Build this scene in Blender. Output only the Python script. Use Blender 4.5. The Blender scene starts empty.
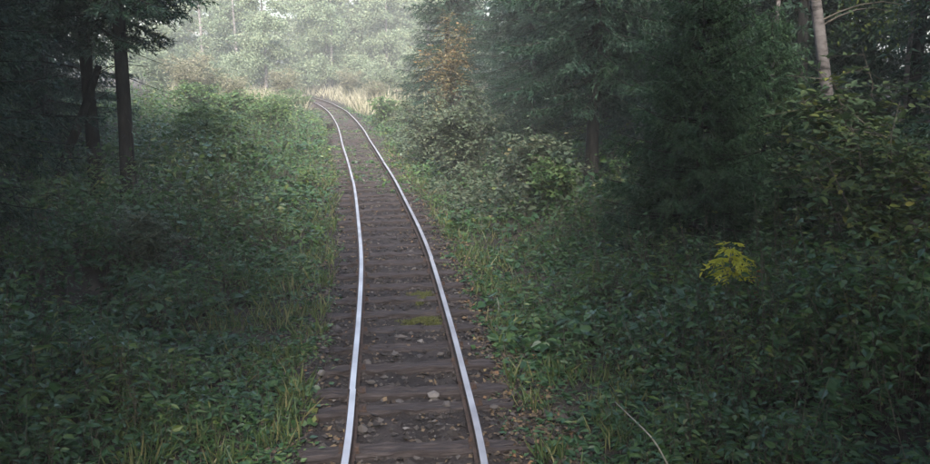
import bpy, math, random
import numpy as np

# ------------------------------------------------------------------ camera, sky, sun, exposure
scene = bpy.context.scene
R = math.radians
CAM_H = 3.0
PITCH = math.atan(172 / 880)
cam_data = bpy.data.cameras.new('camera')
cam_data.sensor_width = 36.0
cam_data.lens = 36.0 * 880 / 930
cam_data.clip_end = 2000
cam = bpy.data.objects.new('camera', cam_data)
scene.collection.objects.link(cam)
cam.location = (0, 0, CAM_H)
cam.rotation_euler = (R(90) - PITCH, 0, 0)
scene.camera = cam

SUN_EL, SUN_AZ = 43, 176        # azimuth measured from +Y (straight ahead), positive to the right
world = bpy.data.worlds.new('World')
scene.world = world
world.use_nodes = True
wn = world.node_tree.nodes
sky = wn.new('ShaderNodeTexSky')
sky.sky_type = 'NISHITA'
sky.sun_disc = False
sky.sun_elevation = R(SUN_EL)
sky.sun_rotation = R(SUN_AZ)
sky.air_density = 1.0
sky.dust_density = 3.0
sky.ozone_density = 1.0
bg = wn['Background']
bg.inputs['Strength'].default_value = 0.08
world.node_tree.links.new(sky.outputs['Color'], bg.inputs['Color'])

sun_data = bpy.data.lights.new('sun', 'SUN')
sun_data.energy = 1.5
sun_data.angle = R(18)
sun_data.color = (1.0, 0.97, 0.92)
sun = bpy.data.objects.new('sun', sun_data)
scene.collection.objects.link(sun)
sun.rotation_euler = (R(90 - SUN_EL), 0, R(180 - SUN_AZ))

scene.view_settings.view_transform = 'Standard'
scene.view_settings.look = 'None'
scene.view_settings.gamma = 1.0
scene.view_settings.exposure = 2.9
scene.cycles.max_bounces = 6
scene.cycles.diffuse_bounces = 3
scene.cycles.glossy_bounces = 2
scene.cycles.transmission_bounces = 3
scene.cycles.volume_bounces = 2
scene.cycles.use_denoising = True

rng = np.random.default_rng(11)
random.seed(11)
COL = scene.collection


# ------------------------------------------------------------------ helpers
def mesh_np(name, verts, tris=None, quads=None, attrs=None, mats=None, smooth=False, midx=None):
    me = bpy.data.meshes.new(name)
    verts = np.asarray(verts, dtype=np.float32)
    parts, tot = [], []
    if tris is not None and len(tris):
        t = np.asarray(tris, dtype=np.int32)
        parts.append(t.ravel()); tot.append(np.full(len(t), 3, np.int32))
    if quads is not None and len(quads):
        q = np.asarray(quads, dtype=np.int32)
        parts.append(q.ravel()); tot.append(np.full(len(q), 4, np.int32))
    loops = np.concatenate(parts); tot = np.concatenate(tot)
    start = np.concatenate([[0], np.cumsum(tot)[:-1]]).astype(np.int32)
    me.vertices.add(len(verts)); me.vertices.foreach_set('co', verts.ravel())
    me.loops.add(len(loops)); me.loops.foreach_set('vertex_index', loops)
    me.polygons.add(len(tot)); me.polygons.foreach_set('loop_start', start)
    me.polygons.foreach_set('loop_total', tot)
    if midx is not None:
        me.polygons.foreach_set('material_index', np.asarray(midx, np.int32))
    me.polygons.foreach_set('use_smooth', np.full(len(tot), smooth, bool))
    for k, v in (attrs or {}).items():
        a = me.attributes.new(k, 'FLOAT', 'POINT')
        a.data.foreach_set('value', np.asarray(v, np.float32))
    me.update(calc_edges=True)
    for m in (mats or []):
        me.materials.append(m)
    return me


def link(name, me, parent=None, loc=(0, 0, 0)):
    o = bpy.data.objects.new(name, me)
    COL.objects.link(o)
    o.location = loc
    if parent is not None:
        o.parent = parent
    return o


def empty(name, loc=(0, 0, 0), rz=0.0, s=1.0):
    o = bpy.data.objects.new(name, None)
    o.empty_display_size = 0.2
    COL.objects.link(o)
    o.location = loc
    o.rotation_euler = (0, 0, rz)
    o.scale = (s, s, s)
    return o


def tag(o, label=None, cat=None, group=None, kind=None):
    if label: o['label'] = label
    if cat: o['category'] = cat
    if group: o['group'] = group
    if kind: o['kind'] = kind
    return o


def nrm(a):
    return a / np.maximum(np.linalg.norm(a, axis=-1, keepdims=True), 1e-9)


class Buf:
    """collects vertices, triangles and a per-vertex tint"""
    def __init__(s):
        s.v, s.t, s.a, s.n = [], [], [], 0

    def add(s, v, t, a):
        v = np.asarray(v).reshape(-1, 3)
        s.v.append(v); s.t.append(np.asarray(t).reshape(-1, 3) + s.n)
        s.a.append(np.broadcast_to(np.asarray(a, np.float32), (len(v),)))
        s.n += len(v)

    def mesh(s, name, mat, smooth=False):
        return mesh_np(name, np.concatenate(s.v), np.concatenate(s.t), attrs={'tint': np.concatenate(s.a)}, mats=[mat], smooth=smooth)


# leaf templates: x across, y along, z up (length 1)
LEAF2 = (np.array([[0, 0, 0], [.5, .42, .0], [0, 1, -.12], [-.5, .42, .0]], float),
         np.array([[0, 1, 2], [0, 2, 3]]))
LEAF4 = (np.array([[0, 0, -.03], [.36, .2, .03], [.40, .55, .02], [0, 1, -.14], [-.40, .55, .02], [-.36, .2, .03]], float),
         np.array([[0, 1, 2], [0, 2, 3], [0, 3, 4], [0, 4, 5]]))
NEEDLE = (np.array([[-.5, 0, 0], [.5, .15, 0], [0, 1, 0]], float), np.array([[0, 1, 2]]))


def leaves(buf, pos, direc, up, length, width, tint, tpl):
    """one leaf per row; direc = along the leaf, up = approximate normal"""
    pos = np.asarray(pos, float); n = len(pos)
    y = nrm(np.asarray(direc, float)); x = nrm(np.cross(y, np.asarray(up, float))); z = np.cross(x, y)
    L = np.broadcast_to(length, (n,))[:, None, None]; W = np.broadcast_to(width, (n,))[:, None, None]
    T, F = tpl
    v = pos[:, None, :] + T[None, :, 0:1] * W * x[:, None, :] + T[None, :, 1:2] * L * y[:, None, :] + T[None, :, 2:3] * L * z[:, None, :]
    f = F[None] + (np.arange(n) * len(T))[:, None, None]
    buf.add(v, f, np.repeat(np.broadcast_to(tint, (n,)), len(T)))


def tube(buf, pts, radii, sides=7, tint=0.5, jit=0.0, cap=True):
    pts = np.asarray(pts, float); k = len(pts)
    radii = np.broadcast_to(np.asarray(radii, float), (k,))
    tg = np.gradient(pts, axis=0); tg = nrm(tg)
    ref = np.array([1., 0, 0]) if abs(tg[:, 0]).mean() < .8 else np.array([0, 1., 0])
    a = nrm(np.cross(tg, ref)); b = np.cross(tg, a)
    th = np.arange(sides) / sides * 2 * np.pi
    rr = radii[:, None] * (1 + (rng.normal(0, jit, (k, sides)) if jit else 0))
    v = pts[:, None] + rr[..., None] * (np.cos(th)[None, :, None] * a[:, None] + np.sin(th)[None, :, None] * b[:, None])
    v = v.reshape(-1, 3); t = []
    for i in range(k - 1):
        for j in range(sides):
            p, q = i * sides + j, i * sides + (j + 1) % sides
            t += [(p, q, q + sides), (p, q + sides, p + sides)]
    if cap:
        v = np.vstack([v, pts[-1:]]); c = len(v) - 1; o = (k - 1) * sides
        for j in range(sides):
            t.append((o + j, o + (j + 1) % sides, c))
    buf.add(v, t, tint)


def cloud_tubes(buf, p0, p1, r, tint=0.5):
    """many thin three-sided twigs from p0 to p1"""
    p0 = np.asarray(p0, float); p1 = np.asarray(p1, float); n = len(p0)
    d = nrm(p1 - p0); a = nrm(np.cross(d, np.array([.3, .2, 1.]))); b = np.cross(d, a)
    r = np.broadcast_to(r, (n,))[:, None]
    vs = []
    for k in range(3):
        w = math.cos(k * 2.094) * a + math.sin(k * 2.094) * b
        vs.append(p0 + w * r)
    for k in range(3):
        w = math.cos(k * 2.094) * a + math.sin(k * 2.094) * b
        vs.append(p1 + w * r * .45)
    v = np.stack(vs, 1)
    f = np.array([[0, 1, 4], [0, 4, 3], [1, 2, 5], [1, 5, 4], [2, 0, 3], [2, 3, 5]])
    buf.add(v, f[None] + (np.arange(n) * 6)[:, None, None], tint)


# ------------------------------------------------------------------ materials
def new_mat(name):
    m = bpy.data.materials.new(name); m.use_nodes = True
    nt = m.node_tree
    return m, nt, nt.nodes['Principled BSDF'], nt.nodes['Material Output']


def ramp(nt, stops):
    r = nt.nodes.new('ShaderNodeValToRGB')
    e = r.color_ramp.elements
    while len(e) < len(stops): e.new(0.5)
    for k, (p, c) in enumerate(stops):
        e[k].position = p; e[k].color = (*c, 1)
    return r


def leaf_mat(name, stops, rough=.5, transl=.3, spec=.35):
    m, nt, p, out = new_mat(name)
    at = nt.nodes.new('ShaderNodeAttribute'); at.attribute_name = 'tint'
    rp = ramp(nt, stops)
    nt.links.new(at.outputs['Fac'], rp.inputs['Fac'])
    nt.links.new(rp.outputs['Color'], p.inputs['Base Color'])
    p.inputs['Roughness'].default_value = rough
    p.inputs['Specular IOR Level'].default_value = spec
    if transl > 0:
        tr = nt.nodes.new('ShaderNodeBsdfTranslucent')
        nt.links.new(rp.outputs['Color'], tr.inputs['Color'])
        mx = nt.nodes.new('ShaderNodeMixShader'); mx.inputs[0].default_value = transl
        nt.links.new(p.outputs[0], mx.inputs[1]); nt.links.new(tr.outputs[0], mx.inputs[2])
        nt.links.new(mx.outputs[0], out.inputs['Surface'])
    return m


def rough_mat(name, stops, scale=6, detail=8, rough=.9, bump=.4, bscale=40, stretch=None, spec=.25):
    m, nt, p, out = new_mat(name)
    tc = nt.nodes.new('ShaderNodeTexCoord'); src = tc.outputs['Object']
    if stretch:
        mp = nt.nodes.new('ShaderNodeMapping'); mp.inputs['Scale'].default_value = stretch
        nt.links.new(src, mp.inputs['Vector']); src = mp.outputs['Vector']
    n1 = nt.nodes.new('ShaderNodeTexNoise'); n1.inputs['Scale'].default_value = scale
    n1.inputs['Detail'].default_value = detail; n1.inputs['Roughness'].default_value = .65
    nt.links.new(src, n1.inputs['Vector'])
    rp = ramp(nt, stops)
    nt.links.new(n1.outputs['Fac'], rp.inputs['Fac'])
    nt.links.new(rp.outputs['Color'], p.inputs['Base Color'])
    n2 = nt.nodes.new('ShaderNodeTexNoise'); n2.inputs['Scale'].default_value = bscale
    n2.inputs['Detail'].default_value = 6
    nt.links.new(src, n2.inputs['Vector'])
    bp = nt.nodes.new('ShaderNodeBump'); bp.inputs['Strength'].default_value = bump
    bp.inputs['Distance'].default_value = .02
    nt.links.new(n2.outputs['Fac'], bp.inputs['Height'])
    nt.links.new(bp.outputs['Normal'], p.inputs['Normal'])
    p.inputs['Roughness'].default_value = rough
    p.inputs['Specular IOR Level'].default_value = spec
    return m


M = {}
M['spruce'] = leaf_mat('spruce_needles', [(0, (.013, .034, .023)), (.5, (.022, .054, .032)), (.85, (.034, .076, .036)), (1, (.05, .075, .03))], .55, .12)
M['young'] = leaf_mat('young_needles', [(0, (.026, .056, .03)), (.5, (.037, .078, .038)), (1, (.06, .105, .045))], .6, .3, .2)
M['herb'] = leaf_mat('herb_leaves', [(0, (.03, .075, .032)), (.35, (.045, .105, .038)), (.7, (.08, .145, .04)), (.88, (.13, .18, .045)), (1, (.17, .19, .055))], .42, .32, .45)
M['shrub'] = leaf_mat('shrub_leaves', [(0, (.05, .078, .048)), (.5, (.085, .115, .068)), (.85, (.135, .15, .09)), (1, (.2, .175, .08))], .55, .3, .3)
M['hazel'] = leaf_mat('hazel_leaves', [(0, (.04, .075, .04)), (.55, (.065, .1, .045)), (.8, (.12, .15, .04)), (1, (.2, .19, .045))], .6, .35, .2)
M['gold'] = leaf_mat('yellow_leaves', [(0, (.42, .44, .04)), (1, (.65, .6, .08))], .5, .4)
M['autumn'] = leaf_mat('autumn_leaves', [(0, (.09, .1, .045)), (.5, (.15, .12, .055)), (1, (.23, .13, .055))], .5, .3)
M['red'] = leaf_mat('red_leaves', [(0, (.25, .05, .03)), (1, (.35, .1, .05))], .5, .3)
M['bush'] = leaf_mat('clearing_leaves', [(0, (.055, .11, .04)), (.5, (.085, .15, .05)), (.85, (.14, .19, .06)), (1, (.22, .22, .075))], .5, .35)
M['pale'] = leaf_mat('willow_leaves', [(0, (.11, .155, .09)), (.5, (.17, .215, .13)), (1, (.26, .28, .17))], .5, .35)  # leaf colour lightened to carry the glow of the far clearing
M['drybush'] = leaf_mat('fading_leaves', [(0, (.13, .15, .08)), (.5, (.22, .21, .13)), (1, (.32, .28, .2))], .55, .35)
M['grass'] = leaf_mat('verge_grass', [(0, (.05, .09, .03)), (.6, (.1, .14, .045)), (1, (.22, .2, .09))], .5, .3)
M['drygrass'] = leaf_mat('straw', [(0, (.2, .2, .12)), (.5, (.34, .31, .21)), (1, (.46, .42, .31))], .6, .35)
M['litter'] = leaf_mat('dead_leaves', [(0, (.05, .035, .025)), (.5, (.1, .07, .045)), (.85, (.17, .12, .07)), (.96, (.2, .1, .045)), (1, (.26, .2, .09))], .7, .1)
M['moss'] = leaf_mat('moss', [(0, (.045, .055, .018)), (1, (.11, .115, .03))], .8, .1)
M['bark'] = rough_mat('spruce_bark', [(0.34, (.006, .0055, .005)), (.52, (.017, .0155, .014)), (.7, (.04, .037, .034))], 9, 8, .95, .8, 22, (1, 1, .25))  # bark darkened so its colour carries the shade on the trunks
M['birch'] = rough_mat('birch_bark', [(0.38, (.03, .027, .025)), (.47, (.12, .105, .1)), (.72, (.23, .21, .2))], 3.2, 9, .8, .4, 16, (1, 1, 2.6))
M['stem'] = rough_mat('stem_bark', [(0.3, (.05, .045, .035)), (.7, (.13, .11, .085))], 8, 6, .85, .3, 40)
M['greystem'] = rough_mat('dry_stalk', [(0.3, (.16, .15, .12)), (.7, (.32, .3, .25))], 8, 6, .8, .3, 40)
M['soil'] = rough_mat('forest_floor', [(0.3, (.016, .013, .011)), (.55, (.034, .027, .021)), (.75, (.05, .045, .025))], 2.5, 12, .95, .9, 14)
M['bed'] = rough_mat('cinder_bed', [(0.28, (.010, .008, .008)), (.5, (.023, .018, .018)), (.64, (.038, .03, .029)), (.8, (.042, .038, .028))], 4, 14, .92, 1.0, 26)
M['sleeper'] = rough_mat('old_timber', [(0.28, (.014, .010, .010)), (.5, (.042, .033, .033)), (.68, (.072, .059, .058)), (.8, (.1, .087, .082))], 7, 12, .85, .9, 18, (.5, 5, 5))
M['stone'] = leaf_mat('ballast_stone', [(0, (.02, .016, .016)), (.5, (.045, .038, .037)), (.9, (.085, .074, .07)), (1, (.17, .155, .145))], .85, 0)
M['rust'] = rough_mat('rusty_rail', [(0.3, (.03, .02, .017)), (.6, (.07, .045, .036)), (.8, (.1, .075, .065))], 12, 8, .8, .4, 60)

m, nt, p, out = new_mat('polished_rail')
p.inputs['Metallic'].default_value = .9
p.inputs['Roughness'].default_value = .45
tc = nt.nodes.new('ShaderNodeTexCoord'); nz = nt.nodes.new('ShaderNodeTexNoise')
nz.inputs['Scale'].default_value = 1.7; nz.inputs['Detail'].default_value = 8
nt.links.new(tc.outputs['Object'], nz.inputs['Vector'])
rp = ramp(nt, [(.25, (.45, .36, .31)), (.45, (.6, .51, .46)), (.7, (.78, .68, .61))])
nt.links.new(nz.outputs['Fac'], rp.inputs['Fac']); nt.links.new(rp.outputs['Color'], p.inputs['Base Color'])
M['polish'] = m

# ------------------------------------------------------------------ track line and terrain
CL = np.array([(-0.2, -22), (-0.15, -10), (-.16, 0), (-.38, 6.2), (-.53, 8), (-.67, 9.56), (-.93, 12.1), (-1.13, 13.84), (-1.43, 16.1),
               (-1.84, 19), (-2.32, 22.25), (-3.05, 26.8), (-4.18, 33.7), (-5.2, 40), (-6.72, 48.4), (-8.3, 56), (-11.7, 69), (-16.6, 82),
               (-23, 94), (-32, 105), (-47, 114), (-72, 121)])


def catmull(P, n):
    out_ = []
    for i in range(len(P) - 1):
        p0, p1, p2, p3 = P[max(i - 1, 0)], P[i], P[i + 1], P[min(i + 2, len(P) - 1)]
        seg = np.linalg.norm(p2 - p1)
        k = max(2, int(seg / .1))
        t = np.linspace(0, 1, k, endpoint=False)[:, None]
        m1 = (p2 - p0) / max(np.linalg.norm(p2 - p0), 1e-6) * seg; m2 = (p3 - p1) / max(np.linalg.norm(p3 - p1), 1e-6) * seg
        out_.append((2 * t**3 - 3 * t**2 + 1) * p1 + (t**3 - 2 * t**2 + t) * m1 + (-2 * t**3 + 3 * t**2) * p2 + (t**3 - t**2) * m2)
    out_ = np.vstack(out_ + [P[-1:]])
    for _ in range(40):
        out_[1:-1] = .25 * out_[:-2] + .5 * out_[1:-1] + .25 * out_[2:]
    s = np.concatenate([[0], np.cumsum(np.linalg.norm(np.diff(out_, axis=0), axis=1))])
    su = np.arange(0, s[-1], n)
    return np.stack([np.interp(su, s, out_[:, 0]), np.interp(su, s, out_[:, 1])], 1)


TRK = catmull(CL, .1)                       # a point every 0.1 m
TAN = nrm(np.gradient(TRK, axis=0))
NOR = np.stack([TAN[:, 1], -TAN[:, 0]], 1)  # to the right
COARSE = TRK[::10]; CNOR = NOR[::10]


def track_d(x, y):
    """signed distance from the track centre (right positive)"""
    x = np.asarray(x, float).ravel(); y = np.asarray(y, float).ravel()
    res = np.empty(len(x))
    for a in range(0, len(x), 20000):
        dx = x[a:a + 20000, None] - COARSE[None, :, 0]; dy = y[a:a + 20000, None] - COARSE[None, :, 1]
        k = np.argmin(dx * dx + dy * dy, 1); r = np.arange(len(k))
        res[a:a + 20000] = dx[r, k] * CNOR[k, 0] + dy[r, k] * CNOR[k, 1]
    return res


def sstep(a, b, x):
    t = np.clip((x - a) / (b - a), 0, 1); return t * t * (3 - 2 * t)


def wob(x, y):
    return (np.sin(x * .9 + 1.3 * np.sin(y * .37)) * .5 + np.sin(y * 1.1 + x * .43 + 2) * .5 + .5 * np.sin(x * 2.3 - y * 1.9) + .3 * np.sin(x * 4.7 + y * 3.9 + 1))


BED_Z = -.196


def ground_z(x, y, d=None):
    x = np.asarray(x, float); y = np.asarray(y, float); sh = x.shape
    x = x.ravel(); y = y.ravel()
    if d is None: d = track_d(x, y)
    left = -d; right = d
    z = np.full(len(x), BED_Z - .06)
    z += sstep(1.2, 4.5, left) * .3 + sstep(5, 16, left) * .5
    z += sstep(1.4, 4.5, right) * .28 + sstep(5, 16, right) * .6
    z += wob(x, y) * .07 * sstep(1.3, 3, abs(d))
    z -= .75 * np.exp(-(((x + 4.9) / 1.0) ** 2 + ((y - 10.3) / 1.3) ** 2))       # hollow under the left spruces
    return z.reshape(sh)


def gz(x, y):
    return float(ground_z(np.array([x]), np.array([y]))[0])


gx = np.unique(np.concatenate([np.linspace(-150, -30, 30), np.linspace(-30, -12, 46), np.linspace(-12, 12, 121), np.linspace(12, 30, 40), np.linspace(30, 120, 24)]))
gy = np.unique(np.concatenate([np.linspace(-40, 0, 30), np.linspace(0, 40, 180), np.linspace(40, 120, 140), np.linspace(120, 200, 20)]))
GX, GY = np.meshgrid(gx, gy)
GZ = ground_z(GX, GY)
nx, ny = len(gx), len(gy)
idx = np.arange(nx * ny).reshape(ny, nx)
q = np.stack([idx[:-1, :-1], idx[:-1, 1:], idx[1:, 1:], idx[1:, :-1]], -1).reshape(-1, 4)
g = link('ground', mesh_np('ground', np.stack([GX, GY, GZ], -1).reshape(-1, 3), quads=q, mats=[M['soil']], smooth=True))
tag(g, 'dark forest floor on both sides of the railway line', 'ground', kind='structure')

# cinder bed swept along the track
off = np.linspace(-1.75, 1.75, 70)
st = np.arange(180, len(TRK) - 250)[:: 1]
PX = TRK[st, 0][:, None] + NOR[st, 0][:, None] * off; PY = TRK[st, 1][:, None] + NOR[st, 1][:, None] * off
edge = sstep(1.05, 1.75, abs(off))[None, :]
PZ = BED_Z - .13 * edge + .012 * wob(PX * 3, PY * 3) + .014 * np.sin(PX * 17 + 2 * np.sin(PY * 11)) * np.sin(PY * 15 + PX * 4) + rng.normal(0, .008, PX.shape)
ns, no = PX.shape
idx = np.arange(ns * no).reshape(ns, no)
q = np.stack([idx[:-1, :-1], idx[:-1, 1:], idx[1:, 1:], idx[1:, :-1]], -1).reshape(-1, 4)
b = link('track_bed', mesh_np('track_bed', np.stack([PX, PY, PZ], -1).reshape(-1, 3), quads=q, mats=[M['bed']], smooth=True))
tag(b, 'dark purplish brown cinder bed under the sleepers', 'track bed', kind='structure')

# ------------------------------------------------------------------ railway track
GAUGE = 1.07
track = tag(empty('railway_track', (float(TRK[230, 0]), 0, 0)), 'narrow single railway track with shiny rails on old wooden sleepers', 'railway track')
tx, ty = float(track.location.x), 0.0
PROF = [(-.055, -.13), (.055, -.13), (.055, -.118), (.012, -.105), (.010, -.045), (.031, -.036), (.033, -.008), (.027, 0), (-.027, 0), (-.033, -.008), (-.031, -.036), (-.010, -.045), (-.012, -.105), (-.055, -.118)]


def along(y):
    return int(np.argmin(abs(TRK[:1100, 1] - y)))


def rail_piece(side, i0, i1, shift=(0, 0), step=2):
    ii = np.arange(i0, i1 + 1, step)
    c = TRK[ii]; n_ = NOR[ii]; o_ = side * GAUGE / 2
    wav = .006 * np.sin(ii * .034 + side) + .004 * np.sin(ii * .083 + 2 * side)
    if shift[0] or shift[1]:
        wav = wav + np.interp(ii, [i0, i0 + 18, i1 - 18, i1], [shift[0], 0, 0, shift[1]])
    P = np.array(PROF); k = len(P)
    v = np.empty((len(ii), k, 3))
    for j, (a_, z_) in enumerate(P):
        v[:, j, 0] = c[:, 0] + n_[:, 0] * (o_ + wav + a_) - tx
        v[:, j, 1] = c[:, 1] + n_[:, 1] * (o_ + wav + a_) - ty
        v[:, j, 2] = z_ + .004 * np.sin(ii * .05 + side * 2)
    qs, mi = [], []
    for i in range(len(ii) - 1):
        for j in range(k):
            a_, b_ = i * k + j, i * k + (j + 1) % k
            qs.append((a_, b_, b_ + k, a_ + k)); mi.append(1 if j == 7 else 0)
    vv = np.vstack([v.reshape(-1, 3)])
    me = mesh_np('rail', vv, quads=np.array(qs)[:, ::-1], mats=[M['rust'], M['polish']], midx=mi)
    return link('rail', me, track)


def box_np(cx, cy, cz, sx, sy, sz, rot=0.0):
    c, s = math.cos(rot), math.sin(rot); v = []
    for dz in (-1, 1):
        for dx, dy in ((-1, -1), (1, -1), (1, 1), (-1, 1)):
            a_, b_ = dx * sx / 2, dy * sy / 2
            v.append((cx + a_ * c - b_ * s, cy + a_ * s + b_ * c, cz + dz * sz / 2))
    q_ = [(3, 2, 1, 0), (4, 5, 6, 7), (0, 1, 5, 4), (1, 2, 6, 5), (2, 3, 7, 6), (3, 0, 4, 7)]
    return np.array(v), np.array(q_)


def rail_line(side, joints):
    cuts = [120] + [along(j) for j in joints] + [len(TRK) - 60]
    for a_, b_ in zip(cuts[:-1], cuts[1:]):
        n_ = len(range(a_, b_ + 1, 2)); b2 = a_ + (n_ - 1) * 2
        r = rail_piece(side, a_, b2, (.003 * side, -.003 * side))
        if b_ == cuts[-1]: continue
        # fishplates bolted across the joint
        i = b_; c = TRK[i]; n2 = NOR[i]; ang = math.atan2(TAN[i, 1], TAN[i, 0])
        for s2 in (-1, 1):
            o_ = side * GAUGE / 2 + s2 * .022
            vs, qs = box_np(c[0] + n2[0] * o_ - tx, c[1] + n2[1] * o_ - ty, -.074, .46, .014, .055, ang)
            allv, allq = [vs], [qs]; n0 = 8
            for t_ in (-.17, -.06, .06, .17):
                v3, q3 = box_np(c[0] + n2[0] * (o_ + s2 * .014) + TAN[i, 0] * t_ - tx, c[1] + n2[1] * (o_ + s2 * .014) + TAN[i, 1] * t_ - ty, -.074, .028, .018, .028, ang)
                allv.append(v3); allq.append(q3 + n0); n0 += 8
            link('fishplate', mesh_np('fishplate', np.vstack(allv), quads=np.vstack(allq), mats=[M['rust']]), r)


rail_line(-1, [7.75, 22.3, 37])
rail_line(1, [13.2, 26.5])


def sleeper_mesh(k):
    L_, W_, H_ = 1.78, .2, .15
    xs = np.linspace(-L_ / 2, L_ / 2, 17)
    P = np.array([(-W_ / 2, -H_), (-W_ / 2, -.02), (-W_ / 2 + .018, 0), (-.03, -.004), (.02, .003), (W_ / 2 - .018, 0), (W_ / 2, -.02), (W_ / 2, -H_)])
    v = np.zeros((len(xs), len(P), 3))
    v[:, :, 0] = xs[:, None]; v[:, :, 1] = P[None, :, 0]; v[:, :, 2] = P[None, :, 1]
    r = np.random.default_rng(40 + k)
    v[:, :, 1] += r.normal(0, .008, (17, 8)) + (.012 * np.sin(xs * 2.2 + k))[:, None]
    v[:, 1:7, 2] += r.normal(0, .007, (17, 6)) - (.012 * (abs(xs) > .8))[:, None]
    v[[0, -1], :, 0] += r.normal(0, .03, (2, 8))
    n_ = len(P); qs = []
    for i in range(16):
        for j in range(n_ - 1):
            a_ = i * n_ + j; qs.append((a_, a_ + n_, a_ + n_ + 1, a_ + 1))
    v = v.reshape(-1, 3); tr = []
    for base, s in ((0, 1), (16 * n_, -1)):
        for j in range(1, n_ - 1):
            tr.append((base, base + j, base + j + 1) if s > 0 else (base, base + j + 1, base + j))
    return mesh_np('sleeper', v, tris=tr, quads=qs, mats=[M['sleeper']])


SL = [sleeper_mesh(k) for k in range(6)]
vs, qs = box_np(0, 0, .006, .17, .15, .02)
pv, pq = [vs], [qs]; n0 = 8
for sx_, sy_ in ((-.065, .045), (.065, -.045)):
    v3, q3 = box_np(sx_, sy_, .03, .03, .03, .035); pv.append(v3); pq.append(q3 + n0); n0 += 8
PLATE = mesh_np('base_plate', np.vstack(pv), quads=np.vstack(pq), mats=[M['rust']])
ys = [1.2, 1.95, 2.6, 3.3, 4.0, 4.7, 5.4, 6.1, 6.84, 7.66, 8.1, 8.8, 9.47, 10.15, 10.8, 11.5, 12.2, 12.9, 13.65, 14.4, 15.05]
arc = [along(y) for y in ys]
while arc[-1] < len(TRK) - 330:
    arc.append(arc[-1] + random.choice([6, 7, 7, 7, 8]))
for k, i in enumerate(arc):
    o = link('sleeper', SL[k % 6], track)
    ang = math.atan2(TAN[i, 1], TAN[i, 0]) - math.pi / 2
    o.location = (TRK[i, 0] - tx + random.uniform(-.05, .05), TRK[i, 1] - ty, -.134 + (random.uniform(-.02, .004) if k < 11 or random.random() < .35 else random.uniform(-.045, -.01)))
    o.rotation_euler = (random.uniform(-.03, .03), random.uniform(-.008, .008), ang + R(1.2) + random.uniform(-.025, .025) + (math.pi if random.random() < .5 else 0))
    if 6 < k < 34:
        for s in (-1, 1):
            pl = link('base_plate', PLATE, o); pl.location = (s * GAUGE / 2, 0, 0)


# ------------------------------------------------------------------ loose stuff on the bed
def scatter(n, y0, y1, dlo, dhi, side):
    y = y0 * (y1 / y0) ** rng.random(n)
    i = np.searchsorted(TRK[:1150, 1], y); i = np.clip(i, 0, len(TRK) - 1)
    d = dlo + (dhi - dlo) * rng.random(n) ** 1.15
    d = d * np.where(y > 25, 1 + (y - 25) * .012, 1)
    return TRK[i, 0] + NOR[i, 0] * d * side, TRK[i, 1] + NOR[i, 1] * d * side, d


def bed_xy(n, dmax, y0, y1, power=1.0):
    y = y0 * (y1 / y0) ** rng.random(n)
    i = np.clip(((y - TRK[0, 1]) / .1).astype(int), 0, len(TRK) - 400)
    i = np.array([np.searchsorted(TRK[:1150, 1], yy) for yy in y])
    d = rng.uniform(-1, 1, n); d = np.sign(d) * abs(d) ** power * dmax
    return TRK[i, 0] + NOR[i, 0] * d, TRK[i, 1] + NOR[i, 1] * d, d


def bed_h(x, y, d):
    return BED_Z - .13 * sstep(1.05, 1.75, abs(d)) + .012 * wob(x * 3, y * 3)


OCT = np.array([[1, 0, 0], [-1, 0, 0], [0, 1, 0], [0, -1, 0], [0, 0, 1], [0, 0, -1.]])
OF = np.array([[0, 2, 4], [2, 1, 4], [1, 3, 4], [3, 0, 4], [2, 0, 5], [1, 2, 5], [3, 1, 5], [0, 3, 5]])
n = 17000
x, y, d = bed_xy(n, 1.45, 3.5, 45)
sz = rng.gamma(2.2, .006, n) + .006
v = OCT[None] * (1 + rng.normal(0, .28, (n, 6, 1))) * sz[:, None, None] * np.array([1, 1, .65]) + np.stack([x, y, bed_h(x, y, d) + sz * .3], -1)[:, None]
v += rng.normal(0, .2, v.shape) * sz[:, None, None]
buf = Buf(); buf.add(v, OF[None] + (np.arange(n) * 6)[:, None, None], np.repeat(rng.random(n) ** 1.4, 6))
tag(link('gravel', buf.mesh('gravel', M['stone'])), 'dark cinders and small stones scattered along the track bed', 'gravel', kind='stuff')

n = 17000
x, y, d = bed_xy(n, 2.1, 3.5, 45, .6)
di = np.stack([rng.normal(0, 1, n), rng.normal(0, 1, n), rng.normal(0, .25, n)], -1)
up = np.stack([rng.normal(0, .5, n), rng.normal(0, .5, n), np.ones(n)], -1)
buf = Buf()
leaves(buf, np.stack([x, y, bed_h(x, y, d) + .02], -1), di, up, rng.uniform(.03, .075, n), rng.uniform(.02, .05, n), rng.random(n) ** 1.3, LEAF2)
n = 5000
x, y, d = scatter(n, 4.5, 30, .75, 2.0, 1)
leaves(buf, np.stack([x, y, bed_h(x, y, d) + .03], -1), rng.normal(0, 1, (n, 3)) * [1, 1, .3], rng.normal(0, .5, (n, 3)) + [0, 0, 1], rng.uniform(.03, .08, n), rng.uniform(.02, .05, n), rng.random(n) ** 1.2, LEAF2)
tag(link('leaf_litter', buf.mesh('leaf_litter', M['litter'])), 'brown dead leaves littering the edges of the track bed', 'leaf litter', kind='stuff')


def pix_ground(px, py, z=0.0):
    u = (px - 465) / 880; w = -(py - 232) / 880
    d_ = np.array([u, math.cos(PITCH) + w * math.sin(PITCH), -math.sin(PITCH) + w * math.cos(PITCH)])
    t_ = (z - CAM_H) / d_[2]
    return d_[0] * t_, d_[1] * t_


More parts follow.
